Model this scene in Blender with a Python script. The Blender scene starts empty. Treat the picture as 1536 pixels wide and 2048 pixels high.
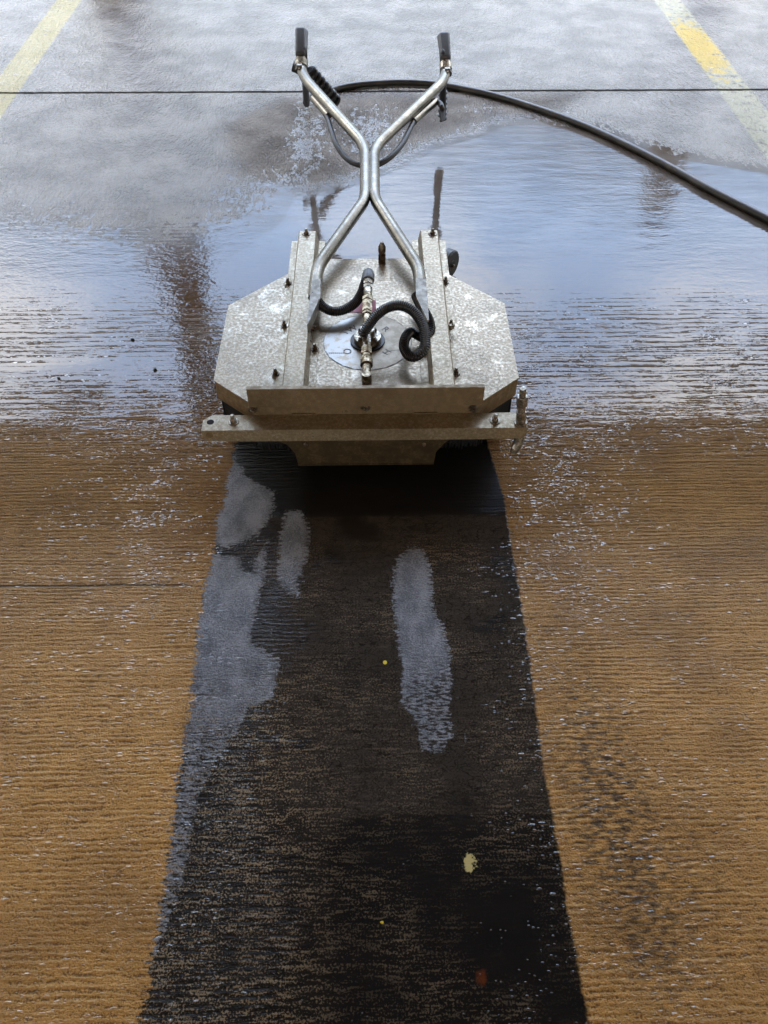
import bpy, bmesh, math, random
import numpy as np
from mathutils import Vector, Matrix
random.seed(7)
R = math.radians
scene = bpy.context.scene
COL = scene.collection

# ------------------------------------------------------------------ camera
CAM_H, PITCH, YAW, FOC = 1.5, R(49.9), R(0.79), 1538.0
cam = bpy.data.cameras.new("camera")
cam.sensor_fit = 'AUTO'; cam.sensor_width = 36.0
cam.lens = FOC / 2048.0 * 36.0
cam.clip_start = 0.02; cam.clip_end = 3000
cam_o = bpy.data.objects.new("camera", cam); COL.objects.link(cam_o)
cam_o.location = (0, 0, CAM_H)
cam_o.rotation_euler = (R(90) - PITCH, 0, -YAW)
scene.camera = cam_o

# ------------------------------------------------------------------ exposure
vs = scene.view_settings
vs.view_transform = 'Standard'; vs.look = 'None'; vs.gamma = 1.0; vs.use_curve_mapping = False
vs.exposure = 2.92
SUN_EL, SUN_AZ = R(48), R(200)      # azimuth from north (+Y) clockwise: the sun is behind the camera
SKY_STRENGTH = 0.13

# ------------------------------------------------------------------ node helpers
class NT:
    def __init__(self, tree):
        self.t = tree
        for n in list(tree.nodes): tree.nodes.remove(n)
    def node(self, typ, **kw):
        n = self.t.nodes.new(typ)
        for k, v in kw.items(): setattr(n, k, v)
        return n
    def link(self, a, b): self.t.links.new(a, b)
    def setin(self, sock, v):
        if isinstance(v, S): self.link(v.s, sock)
        elif v is not None:
            if hasattr(sock.default_value, '__len__') and not hasattr(v, '__len__'): v = (v, v, v)
            if hasattr(v, '__len__') and len(sock.default_value) == 4 and len(v) == 3: v = tuple(v) + (1,)
            sock.default_value = v
    def math(self, op, a, b=None, c=None, clamp=False):
        n = self.node('ShaderNodeMath', operation=op); n.use_clamp = clamp
        for i, v in enumerate((a, b, c)):
            if v is not None: self.setin(n.inputs[i], v)
        return S(self, n.outputs[0])
    def coord(self, which='Object'):
        return S(self, self.node('ShaderNodeTexCoord').outputs[which])
    def xyz(self, v):
        n = self.node('ShaderNodeSeparateXYZ'); self.setin(n.inputs[0], v)
        return [S(self, o) for o in n.outputs]
    def vec(self, x, y, z):
        n = self.node('ShaderNodeCombineXYZ')
        for i, v in enumerate((x, y, z)): self.setin(n.inputs[i], v)
        return S(self, n.outputs[0])
    def scale(self, v, s):
        n = self.node('ShaderNodeVectorMath', operation='MULTIPLY')
        self.setin(n.inputs[0], v); n.inputs[1].default_value = s if hasattr(s, '__len__') else (s, s, s)
        return S(self, n.outputs[0])
    def noise(self, v, scale=1.0, detail=2.0, rough=0.5, dist=0.0, color=False):
        n = self.node('ShaderNodeTexNoise'); self.setin(n.inputs['Vector'], v)
        n.inputs['Scale'].default_value = scale; n.inputs['Detail'].default_value = detail
        n.inputs['Roughness'].default_value = rough; n.inputs['Distortion'].default_value = dist
        return S(self, n.outputs['Color' if color else 'Fac'])
    def voronoi(self, v, scale, feature='F1', rnd=1.0):
        n = self.node('ShaderNodeTexVoronoi', feature=feature); self.setin(n.inputs['Vector'], v)
        n.inputs['Scale'].default_value = scale; n.inputs['Randomness'].default_value = rnd
        return S(self, n.outputs['Distance'])
    def cells(self, v, scale=1.0):
        n = self.node('ShaderNodeTexVoronoi', feature='F1'); self.setin(n.inputs['Vector'], v); n.inputs['Scale'].default_value = scale
        c = self.node('ShaderNodeSeparateColor'); self.link(n.outputs['Color'], c.inputs[0])
        return S(self, n.outputs['Distance']), S(self, c.outputs[0])
    def attr(self, name):
        return S(self, self.node('ShaderNodeAttribute', attribute_name=name).outputs['Fac'])
    def ss(self, v, lo, hi, a=0.0, b=1.0):
        n = self.node('ShaderNodeMapRange', interpolation_type='SMOOTHSTEP')
        self.setin(n.inputs[0], v)
        for i, q in zip((1, 2, 3, 4), (lo, hi, a, b)): self.setin(n.inputs[i], q)
        return S(self, n.outputs[0])
    def mix(self, f, a, b):
        n = self.node('ShaderNodeMix', data_type='RGBA')
        self.setin(n.inputs[0], f); self.setin(n.inputs[6], a); self.setin(n.inputs[7], b)
        return S(self, n.outputs[2])
    def mixf(self, f, a, b):
        n = self.node('ShaderNodeMix', data_type='FLOAT')
        self.setin(n.inputs[0], f); self.setin(n.inputs[2], a); self.setin(n.inputs[3], b)
        return S(self, n.outputs[0])
    def bump(self, h, dist=0.001, strength=1.0, normal=None):
        n = self.node('ShaderNodeBump'); n.inputs['Distance'].default_value = dist
        self.setin(n.inputs['Strength'], strength); self.setin(n.inputs['Height'], h)
        if normal is not None: self.setin(n.inputs['Normal'], normal)
        return S(self, n.outputs[0])
    def principled(self, **kw):
        p = self.node('ShaderNodeBsdfPrincipled')
        for k, v in kw.items(): self.setin(p.inputs[k.replace('_', ' ')], v)
        o = self.node('ShaderNodeOutputMaterial'); self.link(p.outputs[0], o.inputs[0])
        return p
class S:
    def __init__(self, nt, s): self.nt, self.s = nt, s
    def __add__(self, o): return self.nt.math('ADD', self, o)
    __radd__ = __add__
    def __sub__(self, o): return self.nt.math('SUBTRACT', self, o)
    def __rsub__(self, o): return self.nt.math('SUBTRACT', o, self)
    def __mul__(self, o): return self.nt.math('MULTIPLY', self, o)
    __rmul__ = __mul__
    def max(self, o): return self.nt.math('MAXIMUM', self, o)
    def min(self, o): return self.nt.math('MINIMUM', self, o)
    def smax(self, o, k): return self.nt.math('SMOOTH_MAX', self, o, k)
    def clamp(self): return self.nt.math('ADD', self, 0.0, clamp=True)
    def abs(self): return self.nt.math('ABSOLUTE', self)
def newmat(name):
    m = bpy.data.materials.new(name); m.use_nodes = True
    return m, NT(m.node_tree)

# ------------------------------------------------------------------ world: sky with broken cloud
world = bpy.data.worlds.new("World"); scene.world = world; world.use_nodes = True
w = NT(world.node_tree)
sky = w.node('ShaderNodeTexSky', sky_type='NISHITA')
sky.sun_disc = False; sky.sun_elevation = SUN_EL; sky.sun_rotation = SUN_AZ
sky.air_density = 1.0; sky.dust_density = 1.2; sky.ozone_density = 1.0
d = w.coord('Generated')
dx, dy, dz = w.xyz(d)
zz = dz.max(0.03)
cp = w.vec(w.math('DIVIDE', dx, zz + 0.25), w.math('DIVIDE', dy, zz + 0.25), 0.0)
c1 = w.noise(cp, 1.25, 6, 0.55, 0.3)
cl = w.ss(c1 + w.ss(w.math('ABSOLUTE', dx), 0.12, 0.5) * 0.12, 0.50, 0.72)
cbright = w.mix(w.ss(dz, .30, .55), (2.1, 2.15, 2.2), (14.0, 13.8, 13.6))
lum = w.mix(w.ss(dz, 0.30, 0.56), (1.0, 1.12, 1.2), (5.6, 8.0, 12.2))
lum = w.mix(w.ss(dz, 0.55, 0.72), lum, (11.0, 12.6, 16.5))
lum = w.mix(w.ss(dz, 0.29, 0.10), lum, (.55, .58, .56))
az = w.math('DIVIDE', dx, dy.abs() + 0.3)
shade = w.ss(w.noise(w.vec(az * 5.0, dz * 4.0, 0.0), 1.0, 3, .55), .36, .62, .42, 1.1)
lumd = w.node('ShaderNodeVectorMath', operation='SCALE'); w.setin(lumd.inputs[0], lum); w.setin(lumd.inputs['Scale'], shade)
lum = w.mix(w.ss(dz, .50, .36), lum, S(w, lumd.outputs[0]))
base = w.mix(0.82, S(w, sky.outputs[0]), lum)
colr = w.mix(cl, base, cbright)
bg = w.node('ShaderNodeBackground'); w.setin(bg.inputs[0], colr); bg.inputs[1].default_value = SKY_STRENGTH
wo = w.node('ShaderNodeOutputWorld'); w.link(bg.outputs[0], wo.inputs[0])

sun = bpy.data.lights.new("sun", 'SUN'); sun.energy = 2.0; sun.angle = R(3); sun.color = (1.0, 0.94, 0.85)
sun_o = bpy.data.objects.new("sun", sun); COL.objects.link(sun_o)
sdir = Vector((math.sin(SUN_AZ) * math.cos(SUN_EL), math.cos(SUN_AZ) * math.cos(SUN_EL), math.sin(SUN_EL)))
sun_o.rotation_euler = sdir.to_track_quat('Z', 'Y').to_euler()
sun_o.location = sdir * 30

# ------------------------------------------------------------------ survey helpers: photograph point -> point in the place
def ray(px, py):
    a = (px - 768) / FOC; b = (1024 - py) / FOC
    f = np.array([0, math.cos(PITCH), -math.sin(PITCH)]); u = np.array([0, math.sin(PITCH), math.cos(PITCH)])
    q = f + a * np.array([1., 0, 0]) + b * u
    c, s = math.cos(YAW), math.sin(YAW)
    return np.array([c * q[0] + s * q[1], -s * q[0] + c * q[1], q[2]])
def atz(px, py, z=0.0):
    q = ray(px, py); t = (z - CAM_H) / q[2]
    return Vector((q[0] * t, q[1] * t, z))
def aty(px, py, y):
    q = ray(px, py); t = y / q[1]
    return Vector((q[0] * t, y, CAM_H + q[2] * t))

# ------------------------------------------------------------------ mesh helpers
def link_obj(name, bm, mat, parent=None, smooth=True, org=None):
    me = bpy.data.meshes.new(name)
    if org is None and parent is not None: org = parent.get('_org')
    if org is not None: bmesh.ops.translate(bm, verts=bm.verts, vec=-Vector(org))
    bmesh.ops.recalc_face_normals(bm, faces=bm.faces)
    bm.to_mesh(me); bm.free()
    for m in (mat if isinstance(mat, (list, tuple)) else [mat]): me.materials.append(m)
    if smooth:
        me.polygons.foreach_set('use_smooth', [True] * len(me.polygons))
        me.set_sharp_from_angle(angle=R(38))
    o = bpy.data.objects.new(name, me); COL.objects.link(o)
    if parent is not None:
        o.parent = parent
        if '_org' in parent: o['_org'] = parent['_org']
    elif org is not None: o.location = org
    return o
def thing(name, label, cat, loc):
    o = bpy.data.objects.new(name, None); COL.objects.link(o); o.location = loc
    o.empty_display_size = 0.05
    o['_org'] = tuple(loc); o['label'] = label; o['category'] = cat
    return o
def tag(o, label, cat, group=None):
    o['label'] = label; o['category'] = cat
    if group: o['group'] = group
    return o
def bevel(bm, w, seg=2, ang=30):
    es = [e for e in bm.edges if len(e.link_faces) == 2 and e.calc_face_angle(0) > R(ang)]
    if es: bmesh.ops.bevel(bm, geom=es, offset=w, segments=seg, profile=0.6, affect='EDGES', clamp_overlap=True)
def add_box(bm, x0, x1, y0, y1, z0, z1, mat=None):
    vs_ = [bm.verts.new(p) for p in [(x0, y0, z0), (x1, y0, z0), (x1, y1, z0), (x0, y1, z0), (x0, y0, z1), (x1, y0, z1), (x1, y1, z1), (x0, y1, z1)]]
    for f in [(3, 2, 1, 0), (4, 5, 6, 7), (0, 1, 5, 4), (1, 2, 6, 5), (2, 3, 7, 6), (3, 0, 4, 7)]:
        fa = bm.faces.new([vs_[i] for i in f])
    if mat is not None: bmesh.ops.transform(bm, matrix=mat, verts=vs_)
    return vs_
def add_prism(bm, pts, vec):
    """polygon of 3-D points extruded along vec"""
    vec = Vector(vec); n = len(pts)
    a = [bm.verts.new(p) for p in pts]; b = [bm.verts.new(Vector(p) + vec) for p in pts]
    bm.faces.new(a); bm.faces.new(list(reversed(b)))
    for i in range(n): bm.faces.new([a[i], b[i], b[(i + 1) % n], a[(i + 1) % n]])
def spline(pts, n=12):
    P = [Vector(p) for p in pts]; P = [P[0] * 2 - P[1]] + P + [P[-1] * 2 - P[-2]]
    out = []
    for i in range(1, len(P) - 2):
        for k in range(n):
            t = k / n; a, b, c, e = P[i - 1:i + 3]
            out.append(0.5 * ((2 * b) + (-a + c) * t + (2 * a - 5 * b + 4 * c - e) * t * t + (-a + 3 * b - 3 * c + e) * t ** 3))
    out.append(P[-2]); return out
def resample(pts, step):
    d = [0]
    for a, b in zip(pts, pts[1:]): d.append(d[-1] + (b - a).length)
    n = max(2, int(d[-1] / step)); out = []; j = 0
    for k in range(n + 1):
        s = d[-1] * k / n
        while j < len(d) - 2 and d[j + 1] < s: j += 1
        f = (s - d[j]) / max(1e-9, d[j + 1] - d[j]); out.append(pts[j].lerp(pts[j + 1], min(1, f)))
    return out, d[-1]
def fillet(pts, r, n=7):
    P = [Vector(p) for p in pts]; out = [P[0]]
    for a, b, c in zip(P, P[1:], P[2:]):
        u = (a - b); v = (c - b); q = min(r, u.length * .48, v.length * .48)
        s, e = b + u.normalized() * q, b + v.normalized() * q
        for k in range(n + 1):
            t = k / n; out.append((1 - t) ** 2 * s + 2 * t * (1 - t) * b + t * t * e)
    out.append(P[-1]); return out
def add_tube(bm, pts, rad, seg=14, caps=True):
    pts = [Vector(p) for p in pts]; rings = []
    t0 = (pts[1] - pts[0]).normalized(); up = Vector((0, 0, 1)) if abs(t0.z) < .9 else Vector((1, 0, 0))
    nrm = t0.cross(up).normalized()
    for i, p in enumerate(pts):
        t = (pts[min(i + 1, len(pts) - 1)] - pts[max(i - 1, 0)]).normalized()
        nrm = (nrm - t * nrm.dot(t)).normalized(); bi = t.cross(nrm)
        r = rad[i] if hasattr(rad, '__len__') else rad
        rings.append([bm.verts.new(p + (nrm * math.cos(2 * math.pi * k / seg) + bi * math.sin(2 * math.pi * k / seg)) * r) for k in range(seg)])
    for a, b in zip(rings, rings[1:]):
        for k in range(seg): bm.faces.new([a[k], a[(k + 1) % seg], b[(k + 1) % seg], b[k]])
    if caps:
        bm.faces.new(list(reversed(rings[0]))); bm.faces.new(rings[-1])
def add_turned(bm, p, axis, prof, seg=20):
    """profile [(distance along axis, radius)] turned about the axis through p; seg=6 gives a hexagon"""
    p = Vector(p); axis = Vector(axis).normalized()
    q = Vector((0, 0, 1)).rotation_difference(axis).to_matrix()
    rings = []
    for s, r in prof:
        rings.append([bm.verts.new(p + axis * s + q @ Vector((r * math.cos(2 * math.pi * (k + .5) / seg), r * math.sin(2 * math.pi * (k + .5) / seg), 0))) for k in range(seg)])
    for a, b in zip(rings, rings[1:]):
        for k in range(seg): bm.faces.new([a[k], a[(k + 1) % seg], b[(k + 1) % seg], b[k]])
    bm.faces.new(list(reversed(rings[0]))); bm.faces.new(rings[-1])
def add_hex(bm, p, axis, a, b, r):
    c = min(.0012, (b - a) * .2)
    add_turned(bm, p, axis, [(a, r - c), (a + c, r), (b - c, r), (b, r - c)], 6)
def add_cyl(bm, p, axis, a, b, r, seg=20):
    c = min(.001, (b - a) * .2, r * .2)
    add_turned(bm, p, axis, [(a, r - c), (a + c, r), (b - c, r), (b, r - c)], seg)

# ------------------------------------------------------------------ the ground
def poly_px(pts): return np.array([atz(*p)[:2] for p in pts])
def sdist(X, Y, poly):
    """signed distance (positive inside) to a closed polygon"""
    dmin = np.full(X.shape, 1e9); inside = np.zeros(X.shape, bool)
    n = len(poly)
    for i in range(n):
        ax, ay = poly[i]; bx, by = poly[(i + 1) % n]
        ex, ey = bx - ax, by - ay
        t = np.clip(((X - ax) * ex + (Y - ay) * ey) / (ex * ex + ey * ey + 1e-12), 0, 1)
        dmin = np.minimum(dmin, np.hypot(X - ax - t * ex, Y - ay - t * ey))
        c = ((ay > Y) != (by > Y)) & (X < (bx - ax) * (Y - ay) / (by - ay + 1e-12) + ax)
        inside ^= c
    return np.where(inside, dmin, -dmin)
def blob(X, Y, px, py, rx, ry=None):
    c = atz(px, py); ry = ry or rx
    return np.exp(-(((X - c.x) / rx) ** 2 + ((Y - c.y) / ry) ** 2))
def lerp_y(Y, tab): return np.interp(Y, [t[0] for t in tab], [t[1] for t in tab])

def build_ground():
    xs = np.concatenate([[-400, -60, -15, -6], np.arange(-2.6, 2.6001, 0.012), [6, 15, 60, 400]])
    ys = np.concatenate([[-400, -60, -15, -4, -1], np.arange(-0.3, 5.7, 0.012), [8, 20, 60, 150, 400, 900]])
    X, Y = np.meshgrid(xs, ys); nx, ny = len(xs), len(ys)
    co = np.stack([X, Y, np.zeros_like(X)], -1).reshape(-1, 3).astype(np.float32)
    idx = np.arange(nx * ny).reshape(ny, nx)
    q = np.stack([idx[:-1, :-1], idx[:-1, 1:], idx[1:, 1:], idx[1:, :-1]], -1).reshape(-1, 4)
    me = bpy.data.meshes.new("ground")
    me.vertices.add(len(co)); me.vertices.foreach_set('co', co.ravel())
    me.loops.add(q.size); me.loops.foreach_set('vertex_index', q.ravel().astype(np.int32))
    me.polygons.add(len(q)); me.polygons.foreach_set('loop_start', (np.arange(len(q)) * 4).astype(np.int32))
    me.update(calc_edges=True)
    def put(name, arr):
        a = me.attributes.new(name, 'FLOAT', 'POINT'); a.data.foreach_set('value', np.ascontiguousarray(arr, dtype=np.float32).ravel())
    # the strip the machine has passed over
    put('track', sdist(X, Y, np.array([(-.402, -3), (-.396, .5), (-.408, 1.0), (-.404, 1.30), (-.38, 1.60), (.30, 1.60), (.330, 1.30), (.334, .9), (.328, .6), (.338, .2), (.340, -3)])))
    # rougher damp patches on the strip; their grey sky sheen is painted in
    P = [[(822, 1092), (850, 1098), (864, 1140), (868, 1205), (872, 1225), (890, 1258), (904, 1310), (903, 1400), (912, 1470), (890, 1518), (838, 1512), (822, 1440), (797, 1410), (803, 1340), (793, 1290), (786, 1230), (783, 1155), (795, 1112)],
         [(466, 905), (492, 950), (552, 985), (545, 1030), (522, 1068), (480, 1088), (450, 1100), (415, 1085), (420, 1000), (440, 940)],
         [(410, 1106), (484, 1112), (486, 1138), (508, 1146), (506, 1118), (536, 1080), (532, 1150), (516, 1210), (502, 1285), (560, 1320), (552, 1400), (500, 1420), (462, 1500), (420, 1560), (398, 1640), (385, 1740), (352, 1830), (318, 1930), (285, 2000), (262, 1900), (290, 1760), (318, 1640), (348, 1450), (368, 1330), (396, 1200)],
         [(572, 1018), (606, 1022), (622, 1060), (618, 1110), (596, 1165), (604, 1200), (578, 1190), (552, 1158), (556, 1080)]]
    film = np.full(X.shape, -1e3)
    for p in P: film = np.maximum(film, sdist(X, Y, poly_px(p)))
    put('film', np.clip(film, -.3, .3))
    # level of standing water against the mean slab surface, in millimetres
    L = lerp_y(Y, [(-1, -7), (.3, -5.0), (.9, -3.4), (1.2, -3.0), (1.40, -2.0), (1.50, -.7), (1.60, .0), (1.72, .20), (1.95, .28), (2.1, .55), (2.22, 1.2), (2.33, 2.2), (2.45, 3.2), (2.9, 3.2), (3.2, 1.2), (3.6, .0), (5.5, -.2)])
    L = L + 0.8 * blob(X, Y, 1150, 1000, .22, .35) + 0.9 * blob(X, Y, 310, 1030, .10, .3) + .8 * blob(X, Y, 150, 1000, .1, .25) + 1.2 * blob(X, Y, 150, 735, .35, .05)
    puddle = sdist(X, Y, poly_px([(-300, 700), (1800, 700), (1800, 430), (1536, 330), (1350, 300), (1200, 250), (1050, 232), (985, 240), (930, 262), (850, 285), (790, 318), (720, 345), (640, 372), (560, 372), (520, 430), (300, 520), (120, 480), (-300, 420)]))
    L = np.where(Y > 2.1, np.minimum(L, 3.2), L)
    far = np.clip((Y - 2.2) / .2, 0, 1)
    isl = 4.4 * blob(X, Y, 612, 280, .09, .42) + 4.0 * blob(X, Y, 745, 262, .13, .30) + 3.4 * blob(X, Y, 960, 215, .12, .05)
    L = L * (1 - far) + far * (-3.2 + 6.2 * np.clip((puddle + .06 + .36 * np.clip((-.3 - X) / .3, 0, 1)) / (.14 + .5 * np.clip((-.3 - X) / .3, 0, 1)), 0, 1) + isl)
    dry = sdist(X, Y, poly_px([(440, 250), (560, 192), (760, 186), (1180, 184), (1120, 225), (1000, 232), (930, 262), (850, 285), (790, 318), (720, 345), (640, 372), (560, 372), (470, 350)]))
    put('dry', np.clip(dry, -.5, .5))
    put('level', L)
    # wind and flow ripples on the puddle
    put('ripple', 0.25 + 1.8 * np.clip(1 - (X + 1.35) / .5, 0, 1) * np.clip((Y - 2.1) / .2, 0, 1) + .7 * blob(X, Y, 1310, 370, .22, .45) + 2.2 * blob(X, Y, 350, 480, .17, .5) + 1.0 * blob(X, Y, 420, 720, .07, .3) + .5 * blob(X, Y, 1500, 600, .2, .3))
    # polish of the bare slab (0 rough, 1 slick)
    G = lerp_y(Y, [(-1, .25), (.4, .3), (1.0, .45), (1.5, .75), (2.3, .85), (3.85, .75), (3.9, .95), (5.5, 1.0)])
    G = G + .3 * blob(X, Y, 1120, 1050, .3, .5) + .35 * blob(X, Y, 300, 1050, .1, .4) - 2.0 * np.clip(dry / .12, 0, .22)
    put('slick', np.clip(G, 0, 1))
    Dn = lerp_y(Y, [(-1, .55), (.2, .58), (.8, .60), (1.15, .46), (1.45, .46), (1.6, .85), (2.0, .6), (2.4, .1), (3.0, .1), (3.5, .35), (5.5, .5)])
    Dn = Dn + .55 * blob(X, Y, 1120, 1040, .13, .4) + .6 * blob(X, Y, 310, 1030, .07, .35) + .3 * blob(X, Y, 130, 1000, .04, .25) + .4 * blob(X, Y, 1330, 1990, .14, .10) - .35 * blob(X, Y, 1450, 1020, .2, .3) - .3 * blob(X, Y, 60, 950, .15, .3) + .35 * blob(X, Y, 350, 1600, .10, .5)
    Dn = Dn - .9 * ((np.abs(X + .035) < .37) & (Y > 1.18) & (Y < 1.7))
    put('drops', np.clip(Dn - 1.0 * np.clip(dry / .1, 0, .3), 0.02, .95))
    # washed-over paint and stains, plus painted shade under the cleaner
    put('stain', np.clip(.8 * blob(X, Y, 900, 62, .22, .10) + .5 * blob(X, Y, 820, 40, .3, .1) + .42 * blob(X, Y, 1160, 1420, .10, .42) + .3 * blob(X, Y, 1420, 1700, .06, .2) + .3 * blob(X, Y, 120, 1050, .25, .2) + .55 * blob(X, Y, 1260, 1700, .11, .20) + .4 * blob(X, Y, 1210, 1560, .09, .2) + .45 * blob(X, Y, 1330, 1900, .1, .1), 0, 1))
    put('stain_and_shade', np.clip(np.clip((.52 - Y) / .03, 0, 1) * np.clip((X + .15) / .12, 0, 1) + np.clip((Y - 1.235) / .03, 0, 1), 0, 1))  # black patch near the camera, plus painted shade and reflection under the cleaner
    put('yellowspot', blob(X, Y, 940, 1726, .013, .022))
    put('rustspot', blob(X, Y, 962, 1955, .010, .018))
    put('vivid', np.clip(blob(X, Y, 1392, 95, .16, .42), 0, 1))
    return me

def ground_material():
    m, n = newmat("wet_concrete")
    p = n.coord('Object'); x, y, z = n.xyz(p)
    track = n.attr('track'); film = n.attr('film'); L0 = n.attr('level'); rip = n.attr('ripple')
    slick = n.attr('slick'); stain = n.attr('stain'); dry = n.attr('dry') + (n.noise(n.coord('Object'), 5.0, 5, .6) - .5) * .22
    # --- slab relief, millimetres
    wob = n.noise(p, 2.0, 2) * 0.016
    pw = n.vec(x, y + wob, z)
    s1 = n.noise(n.scale(pw, (10.0, 72.0, 1.0)), 1.0, 3, .65)
    s2 = n.noise(n.scale(pw, (28.0, 190.0, 1.0)), 1.0, 2, .55)
    s3 = n.noise(n.scale(p, (70.0, 150.0, 1.0)), 1.0, 2, .5)
    g1 = n.noise(p, 260.0, 2, .6)
    g2 = n.noise(p, 75.0, 2, .5)
    big = n.noise(p, 5.0, 3, .5)
    ridge = n.ss(y, 3.1, 2.3)
    amp = n.ss(n.noise(n.scale(p, (2.2, 3.5, 1)), 1.0, 2), .35, .7, .65, 1.25)
    h_ridge = ((s1 - .5) * n.ss(y, 1.2, 1.6, 2.6, 6.0) + (s2 - .5) * 2.6) * amp
    h_peel = (n.noise(n.scale(p, (42., 17., 1.)), 1.0, 2, .6) - .5) * 11.0 + (n.noise(n.scale(p, (105., 52., 1.)), 1.0, 2, .6) - .5) * 8.0
    tine = n.math('SINE', (y + (n.noise(n.scale(p, (2.5, 9., 1.)), 1.0, 3, .55) - .5) * .030) * 265.0)
    h_ridge = h_ridge + tine * n.ss(n.noise(n.scale(p, (6., 20., 1.)), 1.0, 2), .35, .6, .10, .80) * n.ss(y, .9, 1.6, .22, 1.0)
    hC = n.mixf(ridge, h_peel, h_ridge) + ((s3 - .5) * 2.4 + (g1 - .5) * 3.2) * n.mixf(ridge, .2, 1.0) + (big - .5) * 2.0
    fph = y + (n.noise(n.scale(p, (1.8, 5., 1.)), 1.0, 3, .6) - .5) * .034 + (n.noise(n.scale(p, (28., 60., 1.)), 1.0, 2, .6) - .5) * .0065
    fine = n.math('SINE', fph * 560.0) * n.ss(n.noise(n.scale(p, (7., 30., 1.)), 1.0, 3, .6), .30, .62, .15, 1.0) * ridge
    hC = hC + fine * .65
    # joints: one wide at the far slab, one hairline nearer
    jw = (n.noise(n.scale(p, (9., 1., 1.)), 1.0, 3) - .5) * .012
    j1 = n.ss((y + jw * .6 + x * .003 - 3.862).abs() + (n.noise(n.scale(p, (30., 30., 1.)), 1.0, 3, .6) - .5) * .012, .015, .006)
    j2 = n.ss((y + jw + x * .003 - 1.043).abs(), .005, .001) * n.ss(x, -.43, -.47)
    hC = hC - j1 * 4.0 - j2 * 2.5
    # --- standing water
    L = L0 + (n.noise(n.scale(p, (4.0, 14.0, 1)), 1.0, 4, .6) - .5) * 1.5 + (n.noise(p, 26.0, 4, .65) - .5) * n.ss(dry, -.1, .05) * 8.0
    L = L + (n.noise(n.scale(p, (1.6, 1.1, 1.)), 1.0, 4, .6) - .5) * 3.0 * n.ss(y, 3.5, 3.9)
    r1 = n.noise(n.scale(p, (14., 34., 1.)), 1.0, 3, .5, .4)
    r2 = n.noise(n.scale(p, (46., 90., 1.)), 1.0, 2, .5)
    wl = L - j1 * 9.0 + ((r1 - .5) * 1.0 + (r2 - .5) * .42 + (n.noise(n.scale(p, (95., 150., 1.)), 1.0, 2, .5) - .5) * .30) * rip
    water = n.ss(wl - hC, -.08, .10)
    # --- drops and wet grains standing proud of the slab
    dens = n.attr('drops') * 1.25 * n.ss(n.noise(n.scale(p, (7., 18., 1.)), 1.0, 4, .65), .36, .62, .08, 1.25)
    dens = dens * n.ss(track, -.01, .03, 1.0, n.ss(x, .12, .3, .14, .6).max(n.ss(x, -.16, -.32, .14, .75)))
    dd, dr = n.cells(n.scale(pw, (52.0, 118.0, 1.0)))
    dd2, dr2 = n.cells(n.scale(pw, (120.0, 230.0, 1.0)))
    k1 = n.ss(dr, 1.0 - dens * .62, 1.0 - dens * .62 + .25) * .42 + .0001
    dome = (1.0 - n.math('POWER', n.math('DIVIDE', dd, k1).min(1.0), 2.0))
    k2 = n.ss(dr2, .93 - dens * .55, 1.18 - dens * .55) * .42 + .0001
    dome2 = (1.0 - n.math('POWER', n.math('DIVIDE', dd2, k2).min(1.0), 2.0))
    drop = n.ss(dome.max(dome2), .02, .15)
    # --- strip
    tn = (n.noise(p, 40.0, 4, .6) - .5) * .018 + ((n.noise(n.scale(p, (7., 11., 1)), 1.0, 4, .6) - .5) * .05 + (n.noise(n.scale(p, (70., 170., 1)), 1.0, 3, .7) - .5) * .07) * n.ss(x, .1, -.1, .12, 1.0)
    tr = n.ss(track + tn, -.003, .006)
    fn = (n.noise(p, 30.0, 5, .7) - .5) * .036 + (n.noise(p, 110., 4, .7) - .5) * .034 - n.ss(y, .9, .5) * .012
    fade = n.ss(n.noise(n.scale(p, (60., 190., 1.)), 1.0, 3, .6), .58, .42)
    fl = n.ss(film + fn, -.002, .004) * tr * n.mixf(n.ss(film, .02, .0).max(n.ss(y + (big - .5) * .6, .92, .66)), 1.0, fade)
    # thin water skin on the strip: cells with dark rims
    cell = n.noise(n.scale(p, (24., 58., 1.)), 1.0, 1.2, .4, .25)
    rim = n.ss((cell - .50).abs(), .020, .007).max(n.ss((cell - .61).abs(), .016, .005) * .8)
    skin = n.ss(n.noise(n.scale(p, (5., 7., 1.)), 1.0, 3), .30, .42) * n.ss(y + (n.noise(n.scale(p, (4., 9., 1)), 1.0, 5, .65) - .5) * .34, .43, .56) * n.ss(x, -.36, -.2) * n.ss(y, 1.27, 1.24)
    # --- colour
    tan = n.mix(n.noise(n.scale(p, (3., 16., 1.)), 1.0, 4, .6), (.49, .255, .064), (.66, .375, .118))
    hh = (s1 - .5) * .55 + (s2 - .5) * .45 + (g1 - .5) * .9 + (s3 - .5) * .6 + fine * .13  # height drives painted shade in the grooves and painted light on the crests
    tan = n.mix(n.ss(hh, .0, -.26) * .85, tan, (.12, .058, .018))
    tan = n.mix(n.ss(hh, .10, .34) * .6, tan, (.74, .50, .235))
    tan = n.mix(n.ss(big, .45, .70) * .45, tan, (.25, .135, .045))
    grey = n.mix(n.ss(big, .3, .7), (.095, .084, .072), (.20, .183, .16))
    grey = n.mix(n.ss(g1, .6, .4) * .35, grey, (.07, .062, .055))
    mud = n.mix(s2, (.026, .017, .011), (.068, .041, .024))
    soak = n.ss(y, .55, 1.55) * .8 + (big - .5) * .25 * n.ss(y, .3, .8)
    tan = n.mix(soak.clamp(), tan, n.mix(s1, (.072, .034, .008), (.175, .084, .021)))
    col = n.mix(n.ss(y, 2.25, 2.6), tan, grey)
    col = n.mix(n.ss(y, 1.5, 1.8) * n.ss(y, 2.7, 2.3) * .7, col, mud)
    col = n.mix(water * .45, col, mud)
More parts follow.
